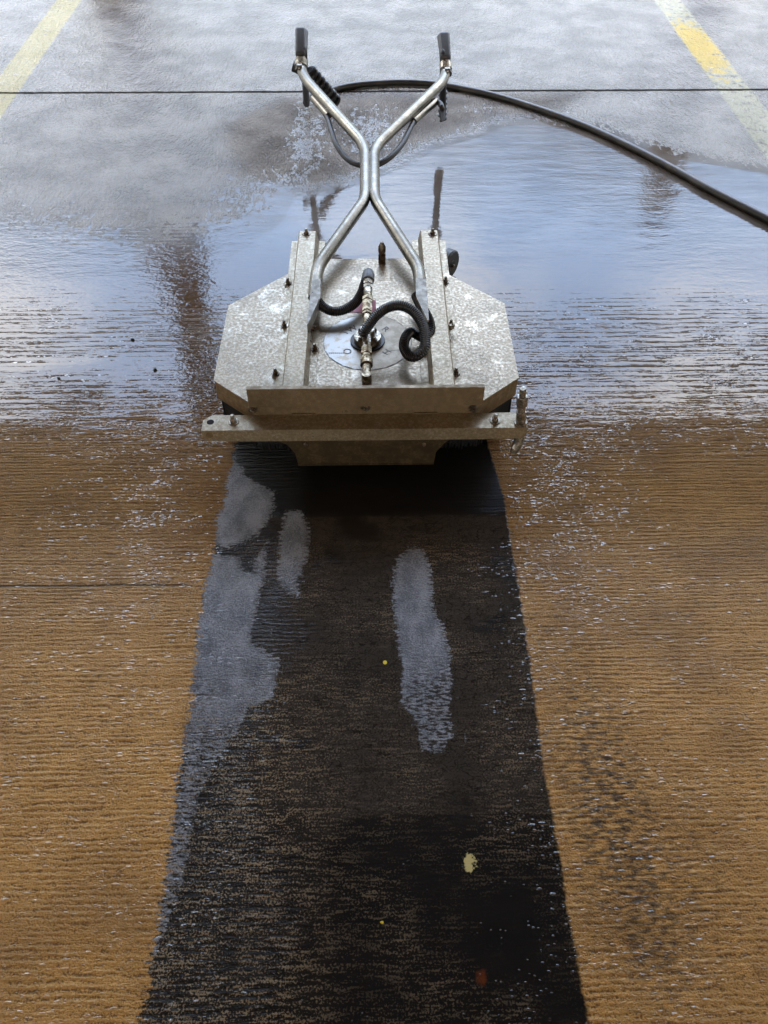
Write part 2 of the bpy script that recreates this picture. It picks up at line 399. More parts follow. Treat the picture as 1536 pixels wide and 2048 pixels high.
    col = n.mix(stain * n.ss(n.noise(n.scale(p, (40., 120., 1)), 1.0, 4, .65), .38, .62) * .9, col, (.035, .026, .018))
    # painted bay lines
    xl = x + 1.757 + (y - 5.173) * .008; xr = x - 1.715
    worn = n.noise(p, 22.0, 5, .65)
    lw = (worn - .5) * .05
    vivid = n.attr('vivid')
    ll = n.ss(xl.abs() + lw, .078, .066) * n.ss(worn, .28, .42)
    lr = n.ss(xr.abs() + lw, .088, .07)
    col = n.mix(ll * .5 * n.ss(y, 3.0, 3.3), col, (.40, .34, .12))
    col = n.mix(lr * .6 * n.ss(worn, .34, .5), col, (.33, .32, .21))
    col = n.mix(lr * n.ss(worn + vivid * .5, .66, .86) * .8, col, (.40, .27, .02))
    dark = n.mix(n.noise(n.scale(p, (9., 26., 1.)), 1.0, 4, .6), (.008, .0075, .007), (.028, .024, .019))
    skinc = n.mix(n.noise(n.scale(p, (14., 40., 1.)), 1.0, 3), (.030, .026, .021), (.072, .061, .049))
    skinc = n.mix(n.ss(g1 + (g2 - .5) * .6, .55, .36) * .55, skinc, (.014, .012, .010))
    dark = n.mix(skin * .9, dark, skinc)
    dark = n.mix(skin * rim * .6, dark, (.006, .005, .004))
    dark = n.mix(n.ss(n.attr('stain_and_shade') + (n.noise(n.scale(p, (9., 16., 1.)), 1.0, 4, .65) - .5) * 1.1, .35, .65) * .55, dark, (.008, .008, .008))  # black patch and the cleaner's shade mixed into the strip colour
    grit = n.ss(s2 * .6 + s1 * .4 + (g1 - .5) * .9, .50, .66)
    grit_amt = n.ss(x + (big - .5) * .3, -.02, -.25) * n.ss(y, .95, .6) * .9 + n.ss(big, .36, .68) * .6
    dark = n.mix((grit * grit_amt * n.ss(y, 1.22, 1.12)).clamp(), dark, (.27, .205, .125))
    ysp = n.ss(n.attr('yellowspot') * n.noise(p, 120., 3, .6), .22, .3)
    dark = n.mix(ysp, dark, (.62, .52, .22))
    dark = n.mix(n.ss(n.attr('rustspot'), .35, .7) * .8, dark, (.14, .035, .01))
    sheen_grey = n.mix(n.ss(n.noise(n.scale(p, (22., 14., 1.)), 1.0, 5, .65) + (g1 - .5) * .9, .26, .74), (.10, .107, .122), (.29, .30, .315))  # pale sky sheen of the damp patches put into the colour
    sheen_grey = n.mix(n.ss(film + fn, .008, .001) * .55, sheen_grey, (.27, .28, .29))
    dark = n.mix(fl, dark, sheen_grey)
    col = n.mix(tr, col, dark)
    col = n.mix((j1 * .9 + j2 * .8).clamp(), col, (.006, .005, .004))
    # --- gloss
    rough = n.mixf(slick, .26, n.ss(y, 2.5, 3.5, .12, .06)) + (g2 - .5) * .08 + n.ss(dry, -.12, .12) * .25
    rough = n.mixf(tr, rough, n.mixf(skin, .26, .10))
    rough = n.mixf(fl, rough, .42)
    rough = n.mixf(drop * (1 - fl), rough, .05)
    rough = n.mixf(water, rough, .035)
    spec = n.mixf(slick, .18, .5) * n.mixf(n.ss(y, 1.0, 1.3) * n.ss(y, 2.4, 1.7), 1.0, .22)
    spec = spec * n.mixf(n.ss(dry, -.12, .12), 1.0, .1) * n.mixf((ll + lr).clamp() * n.ss(y, 3.0, 3.3), 1.0, .5)
    spec = n.mixf(tr, spec, n.mixf(skin, .25, .5))
    spec = n.mixf(fl, spec, .6)
    spec = n.mixf(drop, spec, .85)
    spec = n.mixf(water, spec, .5) * (1 - j1 * .95)
    rough = n.mixf(j1, rough, .8)
    # --- surface
    hT = n.mixf(fl, hC * n.ss(x + (big - .5) * .3, -.10, -.25, .13, .8), hC * .22 + (g2 - .5) * 3.0 + (g1 - .5) * 3.2 + .5)
    hT = n.mixf(skin * (1 - fl), hT, hT * .3)
    hs = n.mixf(tr, hC, hT) * (1 - drop * .8)
    surf = (hs + (dome * n.mixf(ridge, 1.2, .75) + dome2 * n.mixf(ridge, .7, .40)) * n.ss(y, 1.3, .5, 1.0, 1.7)).smax(wl, .18)
    b = n.bump(surf, .001, 1.0)
    n.principled(Base_Color=col, Roughness=rough.max(.03), IOR=n.mixf(drop * (1 - water), 1.36, 1.62), Specular_IOR_Level=spec, Normal=b)
    return m

gme = build_ground(); gme.materials.append(ground_material())
ground = bpy.data.objects.new("ground", gme); COL.objects.link(ground); ground['kind'] = 'structure'

# ------------------------------------------------------------------ materials for the objects
def metal(name, c0, c1, c2, rough=(.35, .6), met=.7, sc=28., bumpd=.0006, spl=.45):
    m, n = newmat(name); p = n.coord('Object')
    a = n.noise(p, sc, 6, .62); b = n.noise(p, sc * 4.2, 4, .6); c = n.noise(p, 6., 4, .6)
    col = n.mix(n.ss(a + (b - .5) * .35, .40, .62), c0, c1)
    col = n.mix(n.ss(b * .55 + a * .6, .60, .70) * .85, col, c2)
    col = n.mix(n.ss(c, .50, .72) * .5, col, tuple(v * .45 for v in c0))
    e_ = n.noise(p, 19., 5, .68)
    col = n.mix(n.ss(e_, .55, .68) * spl, col, c2)
    r = n.mixf(n.ss(a, .35, .65), rough[1], rough[0]) - n.ss(e_, .52, .66) * .3 * spl
    n.principled(Base_Color=col, Roughness=r, Metallic=met, Normal=n.bump(a + b * .5, bumpd, .5))
    return m
M_deck = metal("dirty_aluminium", (.255, .20, .125), (.345, .285, .19), (.48, .43, .34), (.32, .48), .45, 130., .0002, .4)
M_rail = metal("dirty_aluminium_rail", (.26, .205, .125), (.335, .28, .185), (.435, .385, .285), (.34, .5), .45, 130., .0002, .3)
M_bar = metal("muddy_aluminium", (.20, .145, .08), (.235, .18, .105), (.29, .23, .15), (.38, .6), .4, 60.)
M_panel = metal("shaded_aluminium", (.05, .033, .014), (.075, .05, .022), (.11, .08, .042), (.4, .6), .3, 30.)  # darker copy of the metal: shade on the low front panel put into colour
M_tube = metal("brushed_steel_tube", (.15, .134, .106), (.165, .148, .118), (.18, .162, .13), (.26, .34), .95, 30., .00004, .05)
M_sock = metal("satin_socket", (.22, .20, .165), (.27, .25, .21), (.32, .30, .26), (.45, .6), .5, 60., .0001, .1)
M_brass = metal("tarnished_brass", (.10, .075, .045), (.30, .24, .15), (.52, .46, .34), (.28, .5), .9, 60., .0003)
M_zinc = metal("zinc_fitting", (.20, .175, .13), (.36, .33, .27), (.60, .57, .52), (.34, .5), .85, 70., .0003)
M_bolt = metal("rusty_bolt", (.10, .075, .05), (.22, .18, .13), (.38, .34, .28), (.35, .6), .8, 120., .0004)
def plastic(name, c, rough=.4, spec=.5, bumpsc=160., c2=None):
    m, n = newmat(name); p = n.coord('Object')
    f = n.noise(p, bumpsc, 4, .6); g = n.noise(p, 14., 4, .6)
    col = n.mix(n.ss(g, .45, .72), c, c2 or tuple(min(1, v * 2.2 + .01) for v in c))
    n.principled(Base_Color=col, Roughness=n.mixf(f, rough - .1, rough + .15), Normal=n.bump(f, .0004, .5))
    return m
M_rubber = plastic("black_rubber", (.010, .010, .010), .42)
M_conduit = plastic("black_conduit", (.007, .007, .008), .34)
M_grip = plastic("black_grip", (.045, .05, .055), .45, c2=(.07, .075, .08))
M_bristle = plastic("black_bristle", (.003, .003, .003), .9)
M_hose = plastic("muddy_black_hose", (.022, .020, .016), .38, c2=(.055, .047, .034))
M_greycap = plastic("grey_plastic", (.10, .11, .12), .45)
M_rim = plastic("grey_wheel_rim", (.16, .18, .20), .45)
M_pink = plastic("faded_red_sticker", (.42, .10, .13), .5, c2=(.50, .26, .27))
M_ink = plastic("worn_ink", (.10, .09, .08), .6)
M_mark = plastic("worn_light_ink", (.17, .16, .14), .6)
m, n = newmat("worn_round_decal"); p = n.coord('Object')
a = n.noise(p, 30., 5, .62); px_, py_, pz_ = n.xyz(p)
left = n.ss(px_ + (n.noise(p, 18., 4) - .5) * .10, .01, -.05)
n.principled(Base_Color=n.mix(left * n.ss(a, .36, .5), n.mix(n.ss(a, .4, .6), (.27, .22, .15), (.38, .33, .25)), (.34, .33, .30)), Roughness=n.mixf(left, .5, .34), Metallic=.45, Normal=n.bump(a, .0006, .4))
M_decal = m

# ------------------------------------------------------------------ the surface cleaner
MX = -.024                    # its centre line
SC = thing('surface_cleaner', 'square aluminium walk-behind surface cleaner with clipped corners standing at the end of the dark strip', 'surface cleaner', (MX, 1.78, 0))
ZD = .20
def X(dx): return MX + dx
# deck
outline = [(-.29, 1.455), (.29, 1.455), (.395, 1.545), (.395, 1.872), (.155, 2.108), (-.155, 2.108), (-.395, 1.872), (-.395, 1.545)]
bm = bmesh.new(); add_prism(bm, [(X(a), b, ZD - .004) for a, b in outline], (0, 0, .004)); bevel(bm, .0014, 2)
deck = link_obj('deck', bm, M_deck, SC)
def inset(pts, d):
    cx, cy = 0, 1.78
    out = []
    n_ = len(pts)
    for i in range(n_):
        a, b, c = Vector(pts[i - 1]), Vector(pts[i]), Vector(pts[(i + 1) % n_])
        e1, e2 = (b - a).normalized(), (c - b).normalized(); n1, n2 = Vector((-e1.y, e1.x)), Vector((-e2.y, e2.x))
        k = (n1 + n2); k = k / (k.length ** 2) * 2; out.append(tuple(b + k * d))
    return out
def wall(bm, pts, z0, z1, th):
    o_, i_ = pts, inset(pts, th); n_ = len(pts)
    V = [[bm.verts.new((X(q[0]), q[1], z)) for q in ring] for ring, z in ((o_, z0), (o_, z1), (i_, z1), (i_, z0))]
    for k in range(4):
        A, B = V[k], V[(k + 1) % 4]
        for i in range(n_): bm.faces.new([A[i], A[(i + 1) % n_], B[(i + 1) % n_], B[i]])
bm = bmesh.new(); wall(bm, inset(outline, .002), .138, ZD - .0042, .004); bevel(bm, .001, 1)
link_obj('skirt', bm, M_bar, SC)
bm = bmesh.new()
ring = inset(outline, .012)
for i in range(len(ring)):
    a, b = Vector(ring[i]), Vector(ring[(i + 1) % len(ring)]); L_ = (b - a).length; k = int(L_ / .006)
    nn = Vector((-(b - a).y, (b - a).x)).normalized()
    for j in range(k):
        for layer in range(2):
            q = a.lerp(b, (j + random.random()) / k) + nn * (layer * .008 + random.random() * .003); q2 = q + Vector((random.uniform(-.006, .006), random.uniform(-.006, .006)))
            add_tube(bm, [(X(q.x), q.y, .158), (X(q2.x), q2.y, .022 + random.random() * .008)], [.0036, .0022], 4)
wall(bm, inset(outline, .010), .045, .165, .014)
link_obj('brush_skirt', bm, M_bristle, SC)
# bolts used on the deck
def bolt(parent, p, axis=(0, 0, 1), r=.0075, h=.011, washer=True, mat=None, name='bolt'):
    bm = bmesh.new()
    if washer: add_cyl(bm, p, axis, 0, .0022, r * 1.55)
    add_hex(bm, p, axis, .0023 if washer else 0, h * .62, r)
    add_turned(bm, Vector(p), axis, [(h * .60, r * .62), (h * 1.15, r * .60), (h * 1.25, r * .48)], 12)
    return link_obj(name, bm, mat or M_bolt, parent)
# rails: hat channels lying on the deck
ZR = .238
for s in (-1, 1):
    bm = bmesh.new()
    y0, y1 = 1.475, 2.204
    cx = MX - .182 if s < 0 else MX + .194
    hw = .0275; t = .003
    prof = [(-.052, ZD + .001), (-.052, ZD + .004), (-hw - .006, ZD + .004), (-hw, ZR - .003), (-hw + .003, ZR), (hw - .003, ZR), (hw, ZR - .003), (hw + .006, ZD + .004), (.052, ZD + .004), (.052, ZD + .001), (hw + .003, ZD + .001), (hw - .003, ZR - .004), (-hw + .003, ZR - .004), (-hw - .003, ZD + .001)]
    add_prism(bm, [(cx + a, y0, b) for a, b in prof], (0, y1 - y0, 0)); 
    # the flanges end where the deck ends
    r_ = link_obj('rail', bm, M_rail, SC)
    bolt(r_, atz(613 if s < 0 else 865, 468, ZR), r=.0085, h=.014)
    for q in ((574, 567), (567, 652), (549, 748)) if s < 0 else ((893, 565), (904, 651), (914, 747)):
        bolt(r_, atz(q[0] + (2 if s < 0 else -2), q[1], ZD + .004), r=.007, h=.015)
    if s < 0: bolt(r_, atz(630, 699, ZD + .004), r=.007, h=.015)
    # side bolt through the web and its washer
    bm = bmesh.new()
    q = atz(619, 655, ZD + .022) if s < 0 else atz(900, 655, ZD + .02)
    add_hex(bm, (cx + hw + .0035, q.y, ZD + .022), (1, 0, 0), 0, .008, .009); add_cyl(bm, (cx + hw + .0035, q.y, ZD + .022), (1, 0, 0), .008, .014, .005)
    add_box(bm, cx + hw + .0035, cx + hw + .006, q.y - .05, q.y - .012, ZD + .010, ZD + .018)
    link_obj('side_bolt', bm, M_bolt, r_)
    # swivel casters behind the deck, under the rail ends
    cpos = Vector((-.203, 2.33, .050)) if s < 0 else Vector((.248, 2.315, .050))
    sw_ax = Vector((1, -.75 if s > 0 else .2, 0)).normalized()
    cas = bpy.data.objects.new('caster', None); COL.objects.link(cas); cas.parent = SC; cas['_org'] = SC['_org']
    bm = bmesh.new()
    add_turned(bm, cpos - sw_ax * .016, sw_ax, [(0, .038), (0, .045), (.004, .050), (.028, .050), (.032, .045), (.032, .038)], 40)
    link_obj('tyre', bm, M_grip, cas)
    bm = bmesh.new()
    add_turned(bm, cpos - sw_ax * .0175, sw_ax, [(0, .010), (0, .016), (.003, .018), (.004, .0376), (.031, .0376), (.032, .018), (.035, .016), (.035, .010)], 36)
    link_obj('rim', bm, M_rubber, cas)
    bm = bmesh.new()
    tq = Vector((-sw_ax.y, sw_ax.x, 0))
    for k in (-1, 1):
        c = cpos + sw_ax * k * .0215
        add_prism(bm, [c - tq * .012 + Vector((0, 0, -.012)), c + tq * .012 + Vector((0, 0, -.012)), Vector((cx, 2.17, .13)) + sw_ax * k * .0215 + tq * .02, Vector((cx, 2.17, .13)) + sw_ax * k * .0215 - tq * .02], sw_ax * .0025)
    add_cyl(bm, (cx, 2.17, .128), (0, 0, 1), 0, .076, .022); add_cyl(bm, cpos, sw_ax, -.026, .026, .006)
    link_obj('fork', bm, M_bolt, cas)

# front: bumper bar, panel, plate and flap
bm = bmesh.new()
zb, yb0, yb1 = .166, 1.394, 1.450
top = [(-.412, yb0), (.402, yb0), (.402, 1.425), (.385, yb1), (-.392, yb1), (-.412, 1.432)]
add_prism(bm, [(X(a), b, zb - .0035) for a, b in top], (0, 0, .0035))
fr = [(-.412, zb - .0037), (.402, zb - .0037), (.402, .142), (.392, .130), (.28, .127), (-.30, .127), (-.405, .130), (-.412, .142)]
add_prism(bm, [(X(a), yb0, b) for a, b in fr], (0, .0035, 0)); bevel(bm, .0012, 2)
bar = link_obj('bumper_bar', bm, M_rail, SC)
for q in ((467, 844), (990, 842)): bolt(bar, atz(*q, zb), r=.0085, h=.019, mat=M_zinc)
bm = bmesh.new(); add_cyl(bm, atz(421, 845, zb - .0012), (0, 0, 1), 0, .0016, .0092); link_obj('bolt_hole', bm, M_bristle, bar)
bm = bmesh.new(); q = aty(419, 870, yb0)
add_turned(bm, q + Vector((0, .001, 0)), (0, -1, 0), [(0, .009), (.0022, .009), (.0022, .006), (.0012, .006)], 18); link_obj('bolt_hole', bm, M_bar, bar)
bm = bmesh.new()
pan = [(-.232, .1265), (.214, .1265), (.196, .108), (.178, .078), (.174, .038), (-.182, .038), (-.186, .078), (-.204, .110)]
add_prism(bm, [(X(a), yb0 + .004, b) for a, b in pan], (0, .004, 0))
add_box(bm, X(-.182), X(.174), yb0 + .002, yb0 + .018, .034, .0378); bevel(bm, .0012, 2)
panel = link_obj('front_panel', bm, M_panel, SC)
for q in ((611, 888), (848, 888)): bolt(panel, aty(*q, yb0 + .004), (0, -1, 0), r=.006, h=.005, washer=False)
bm = bmesh.new()
add_box(bm, X(-.288), X(.288), 1.4505, 1.4545, .158, .206)
for a, b in ((-.19, -.13), (.12, .18)): add_box(bm, X(a), X(b), 1.4455, 1.4503, zb + .001, zb + .0045)
bevel(bm, .001, 1)
plate = link_obj('hinge_plate', bm, M_bar, SC)
for q in ((505, 818), (731, 814), (946, 817)): bolt(plate, aty(*q, 1.4503), (0, -1, 0), r=.008, h=.010)
bm = bmesh.new()
add_box(bm, X(-.292), X(.290), 1.438, 1.4415, .203, .261)
add_box(bm, X(-.292), X(.290), 1.4416, 1.452, .203, .2065)
add_box(bm, X(-.292), X(.290), 1.4416, 1.449, .2575, .261); bevel(bm, .0012, 2)
link_obj('front_flap', bm, M_bar, SC)

# fitting at the right end of the bar
bm = bmesh.new()
b0 = atz(1041, 846, zb); ax = Vector((-.08, .02, 1)).normalized()
add_cyl(bm, b0, ax, 0.0, .006, .017); add_hex(bm, b0, ax, .006, .040, .0135); add_cyl(bm, b0, ax, .040, .058, .010)
add_hex(bm, b0, ax, .058, .088, .0145); add_cyl(bm, b0, ax, .088, .112, .0085); add_cyl(bm, b0, ax, .098, .103, .0105)
link_obj('nozzle_fitting', bm, M_zinc, bar)
bm = bmesh.new()
add_tube(bm, spline([(b0.x + .001, b0.y, .160), (b0.x + .002, b0.y - .002, .13), (b0.x + .002, b0.y - .006, .105), (b0.x - .004, b0.y - .010, .088)], 6), .0125, 16)
add_hex(bm, (b0.x - .004, b0.y - .010, .088), (-.2, -.1, -1), 0, .016, .010)
link_obj('nozzle', bm, M_zinc, bar)

# round worn decal with its letters, and the faded sticker
dc = Vector((X(.003), 1.700, ZD + .0004))
bm = bmesh.new(); add_turned(bm, dc, (0, 0, 1), [(0, .121), (.0006, .1208)], 72)
dec = link_obj('round_decal', bm, M_decal, SC, org=None)
bm = bmesh.new()
for r0, r1 in ((.1185, .1202),):
    N = 72
    A = [[bm.verts.new(dc + Vector((r * math.cos(2 * math.pi * k / N), r * math.sin(2 * math.pi * k / N), .0009))) for k in range(N)] for r in (r0, r1)]
    for k in range(N):
        if (k * 7) % 11 < 8: bm.faces.new([A[0][k], A[1][k], A[1][(k + 1) % N], A[0][(k + 1) % N]])
link_obj('decal_rim', bm, M_ink, dec)
def letters(parent, txt, pos, size, rot, mat, name='letter'):
    cu = bpy.data.curves.new('lettering', 'FONT'); cu.body = txt; cu.size = size; cu.align_x = 'CENTER'; cu.align_y = 'CENTER'; cu.extrude = .0002
    o = bpy.data.objects.new('lettering', cu); COL.objects.link(o)
    dg = bpy.context.evaluated_depsgraph_get(); me = bpy.data.meshes.new_from_object(o.evaluated_get(dg))
    bpy.data.objects.remove(o)
    me.transform(Matrix.Translation(Vector(pos) - Vector(parent['_org'])) @ Matrix.Rotation(rot, 4, 'Z'))
    me.name = name; me.materials.clear(); me.materials.append(mat)
    ob = bpy.data.objects.new(name, me); COL.objects.link(ob); ob.parent = parent
    return ob
for ch, ang, rr in (('T', 147, .074), ('W', 128, .070), ('R', 47, .072)):
    letters(dec, ch, dc + Vector((rr * math.cos(R(ang)), rr * math.sin(R(ang)), .0011)), .030, R(ang - 90), M_ink)
for ch, ang, rr in (('O', 218, .070), ('H', 318, .070)):
    letters(dec, ch, dc + Vector((rr * math.cos(R(ang)), rr * math.sin(R(ang)), .0011)), .030, R(ang + 90), M_mark)
for px0, px1, py in ((657, 690, 706), (781, 805, 700)):
    bm = bmesh.new(); a, b = atz(px0, py, ZD + .0012), atz(px1, py, ZD + .0012)
    k = 8
    for i in range(k):
        u = a.lerp(b, (i + .12) / k); v = a.lerp(b, (i + .8) / k); add_box(bm, u.x, v.x, u.y - .0022, u.y + .0022, ZD + .0011, ZD + .0014)
    link_obj('fine_print', bm, M_mark, dec)
bm = bmesh.new()
a, b = atz(698, 625, ZD + .001), atz(760, 600, ZD + .001)
add_box(bm, a.x, b.x - .012, a.y, b.y, ZD + .0005, ZD + .001); link_obj('warning_sticker', bm, M_pink, SC)

# swivel in the middle of the deck, with the two pipe runs
sw = Vector((X(.003), 1.700, ZD))
bm = bmesh.new(); add_cyl(bm, sw, (0, 0, 1), .001, .006, .047, 36); link_obj('swivel_gasket', bm, M_rubber, SC)
bm = bmesh.new(); add_cyl(bm, sw, (0, 0, 1), .006, .020, .037, 36); add_cyl(bm, sw, (0, 0, 1), .020, .044, .020, 24)
swv = link_obj('swivel', bm, M_zinc, SC)
for k in range(4):
    a = R(45 + 90 * k); bolt(swv, sw + Vector((.028 * math.cos(a), .028 * math.sin(a), .020)), r=.0065, h=.008, washer=False)
ZP = .246
c0 = Vector((X(.001), 1.700, ZP))
bm = bmesh.new()   # run away from the camera
F = Vector((.02, 1, .02)).normalized()
add_cyl(bm, c0, F, .0, .060, .0105); add_hex(bm, c0, F, .052, .062, .0145); add_hex(bm, c0, F, .064, .112, .0152)
add_hex(bm, c0, F, .113, .128, .0165); add_cyl(bm, c0, F, .128, .146, .0115)
link_obj('pipe_fitting', bm, M_brass, SC)
bm = bmesh.new()
add_cyl(bm, c0, F, .146, .172, .0118); add_hex(bm, c0, F, .172, .186, .0142); add_hex(bm, c0, F, .189, .203, .0142); add_cyl(bm, c0, F, .203, .225, .0125); add_hex(bm, c0, F, .208, .219, .0142)
link_obj('pipe_fitting', bm, M_zinc, SC)
bm = bmesh.new()   # run towards the camera
B = Vector((0, -1, -.03)).normalized()
add_cyl(bm, c0, B, -.01, .050, .0118); add_hex(bm, c0, B, .050, .068, .0122); add_cyl(bm, c0, B, .068, .085, .0112)
link_obj('pipe_fitting', bm, M_zinc, SC)
bm = bmesh.new()
add_hex(bm, c0, B, .085, .112, .0152); add_cyl(bm, c0, B, .112, .124, .0118); add_hex(bm, c0, B, .124, .138, .0172); add_cyl(bm, c0, B, .138, .152, .0160); add_cyl(bm, c0, B, .152, .200, .0112)
add_turned(bm, c0 + B * .196, (0, 0, -1), [(-.012, .011), (-.012, .0125), (.036, .0125), (.036, .011)], 16)
link_obj('pipe_fitting', bm, M_brass, SC)
# fitting at the rear edge
bm = bmesh.new(); q = atz(764, 524, ZD)
add_hex(bm, q, (0, 0, 1), 0, .030, .0125); add_cyl(bm, q, (0, 0, 1), .030, .036, .009); add_turned(bm, q, (0, 0, 1), [(.036, .0115), (.050, .0115), (.062, .006), (.066, .005)], 18)
link_obj('rear_nipple', bm, M_bolt, SC)

# the two corrugated hoses
def corrugated(name, pts, r, parent, pitch=.0052):
    path, L_ = resample(spline(pts, 14), pitch / 4)
    rad = [r * (1 - .13 * (0.5 - 0.5 * math.cos(2 * math.pi * i / 4))) for i in range(len(path))]
    bm = bmesh.new(); add_tube(bm, path, rad, 16); return link_obj(name, bm, M_conduit, parent)
ha = corrugated('corrugated_hose', [atz(624, 592, .250), atz(634, 600, .246), atz(646, 614, .238), atz(668, 623, .232), atz(692, 618, .232), atz(711, 605, .234), atz(722, 588, .236), atz(729, 568, .240), atz(733, 555, .246), atz(735, 549, .254)], .0135, SC)
bm = bmesh.new(); e = c0 + F * .218
add_turned(bm, e, F, [(-.006, .0165), (.0, .0182), (.020, .0182), (.034, .0155), (.040, .010)], 24); link_obj('hose_cap', bm, M_greycap, SC)
hb = corrugated('corrugated_hose', [atz(832, 592, .242), atz(842, 612, .246), atz(855, 634, .246), atz(861, 656, .242), atz(853, 674, .232), atz(838, 672, .226), atz(822, 664, .236), atz(811, 676, .242), atz(808, 694, .238), atz(818, 711, .238), atz(834, 712, .246), atz(849, 695, .262), atz(850, 668, .282), atz(842, 643, .300), atz(824, 621, .314), atz(800, 611, .318), atz(774, 616, .310), atz(752, 632, .296), atz(736, 653, .278), atz(727, 668, .264), atz(725, 674, .258)], .0138, SC)

# the handle: two bent tubes leaning away from the camera
def hp(px, py, lift=0.0):
    """point of the handle plane seen at a photograph position; the plane rises gently away from the deck"""
    q = ray(px, py); k = .075; zb_ = .243 + lift
    t = (zb_ - k * 1.95 - CAM_H) / (q[2] - k * q[1])
    return Vector((q[0] * t, q[1] * t, CAM_H + q[2] * t))
LT = [(629, 598), (631, 562), (637, 531), (728, 403), (731, 385), (731, 303), (722, 282), (613, 162), (602, 140)]
RT = [(841, 596), (840, 562), (836, 534), (752, 403), (748, 385), (748, 306), (757, 288), (884, 166), (892, 146)]
def handle(px, s):
    pts = [hp(*q) for q in px]
    e = pts[-1]
    gtop = aty(602 if s < 0 else 888, 62 if s < 0 else 72, e.y + .13)
    d_ = (gtop - e)
    path = fillet(pts + [e + d_ * .35], .055)
    bm = bmesh.new(); add_tube(bm, path, .0185, 18)
    t = link_obj('handle_tube', bm, M_tube, SC)
    # clamp ring with screw
    bm = bmesh.new(); c = e + d_ * .16; dn = d_.normalized()
    add_cyl(bm, c, dn, -.012, .014, .0235, 24); add_box(bm, c.x + s * .004 - .010, c.x + s * .004 + .010, c.y - .042, c.y - .020, c.z - .008, c.z + .010)
    cl_ = link_obj('clamp', bm, M_zinc, t)
    bolt(cl_, Vector((c.x + s * .004, c.y - .042, c.z + .001)), (0, -1, 0), r=.006, h=.012)
    bm = bmesh.new(); c = e + d_ * .02; add_cyl(bm, c, dn, -.010, .006, .0225, 24); link_obj('rubber_collar', bm, M_rubber, t)
    # grip: squared rubber sleeve
    bm = bmesh.new()
    u = e + d_ * .30; L_ = d_.length * .72
    q = Vector((0, 0, 1)).rotation_difference(dn).to_matrix().to_4x4()
    add_box(bm, -.0205, .0205, -.024, .024, 0, L_, Matrix.Translation(u) @ q); bevel(bm, .013, 4)
    link_obj('grip', bm, M_grip, t)
    return t, e, d_
tl, el, dl = handle(LT, -1)
tr_, er, dr = handle(RT, 1)
# tapered sockets that carry the tubes along the rails
for s, px in ((-1, [(624, 557), (641, 557), (641, 592), (616, 648), (614, 648)]), (1, [(832, 557), (852, 557), (858, 640), (855, 640), (832, 592)])):
    bm = bmesh.new(); zt = .262
    add_prism(bm, [atz(*q, zt) for q in px], (0, 0, -.034)); bevel(bm, .003, 2)
    link_obj('socket', bm, M_sock, SC)

# trigger guns behind the grips, hose sleeves and the thin hose loop
def gun(name_parent, pts, r):
    bm = bmesh.new(); add_tube(bm, fillet(pts, .03), r, 12); return bm
e = el
g_top = e + Vector((.012, .035, .045)); g_bot = atz(613, 208, .035)
bm = gun(None, [e + dl * .9 + Vector((.012, .03, 0)), g_top, g_top.lerp(g_bot, .6), g_bot], .014)
add_tube(bm, [g_top.lerp(g_bot, .30) + Vector((-.005, 0, 0)), g_top.lerp(g_bot, .30) + Vector((-.045, .01, .012))], [.018, .022], 8)
gl = link_obj('trigger_gun', bm, M_rubber, tl)
g2t = er + Vector((-.010, .035, .045)); g2b = aty(885, 232, 3.30)
bm = gun(None, [er + dr * .9 + Vector((-.012, .03, 0)), g2t, g2t.lerp(g2b, .55), g2b], .014)
gr_ = link_obj('trigger_gun', bm, M_rubber, tr_)
def coil(parent, a, b, r, turns, wire):
    a, b = Vector(a), Vector(b); ax = (b - a).normalized(); u = ax.orthogonal().normalized(); v = ax.cross(u)
    pts = []
    N = int(turns * 14)
    for i in range(N + 1):
        t = i / N; an = 2 * math.pi * turns * t
        pts.append(a.lerp(b, t) + (u * math.cos(an) + v * math.sin(an)) * (r - wire))
    bm = bmesh.new(); add_tube(bm, pts, wire, 8); add_tube(bm, [a, a.lerp(b, .5), b], r - wire * 1.6, 12)
    return link_obj('coil_guard', bm, M_rubber, parent)
coil(gl, hp(618, 150, -.03) + Vector((0, .05, 0)), aty(673, 203, 3.34), .026, 7, .008)
coil(gr_, aty(886, 178, 3.32), aty(885, 240, 3.30), .020, 6, .0055)
for s, a, b, t in ((-1, (627, 197), (657, 232), tl), (1, (872, 203), (827, 243), tr_)):
    bm = bmesh.new(); p0, p1 = hp(*a, -.022), hp(*b, -.022); add_tube(bm, [p0, p1], .0135, 14); link_obj('hose_sleeve', bm, M_tube, t)
lp = [hp(640, 212, -.022), hp(655, 236, -.024), hp(663, 262, -.03), hp(672, 288, -.04), hp(690, 314, -.05), hp(712, 328, -.05), hp(740, 332, -.045), hp(765, 325, -.04), hp(790, 306, -.035), hp(808, 282, -.03), hp(822, 254, -.024), hp(830, 238, -.022)]
bm = bmesh.new(); add_tube(bm, spline(lp, 8), .0095, 12); link_obj('thin_hose', bm, M_rubber, SC)
rl = [hp(866, 208, -.022), hp(874, 204, -.02), hp(881, 208, -.02), hp(885, 220, -.025), aty(886, 238, 3.29)]
bm = bmesh.new(); add_tube(bm, spline(rl, 8), .0095, 12); link_obj('thin_hose', bm, M_rubber, SC)

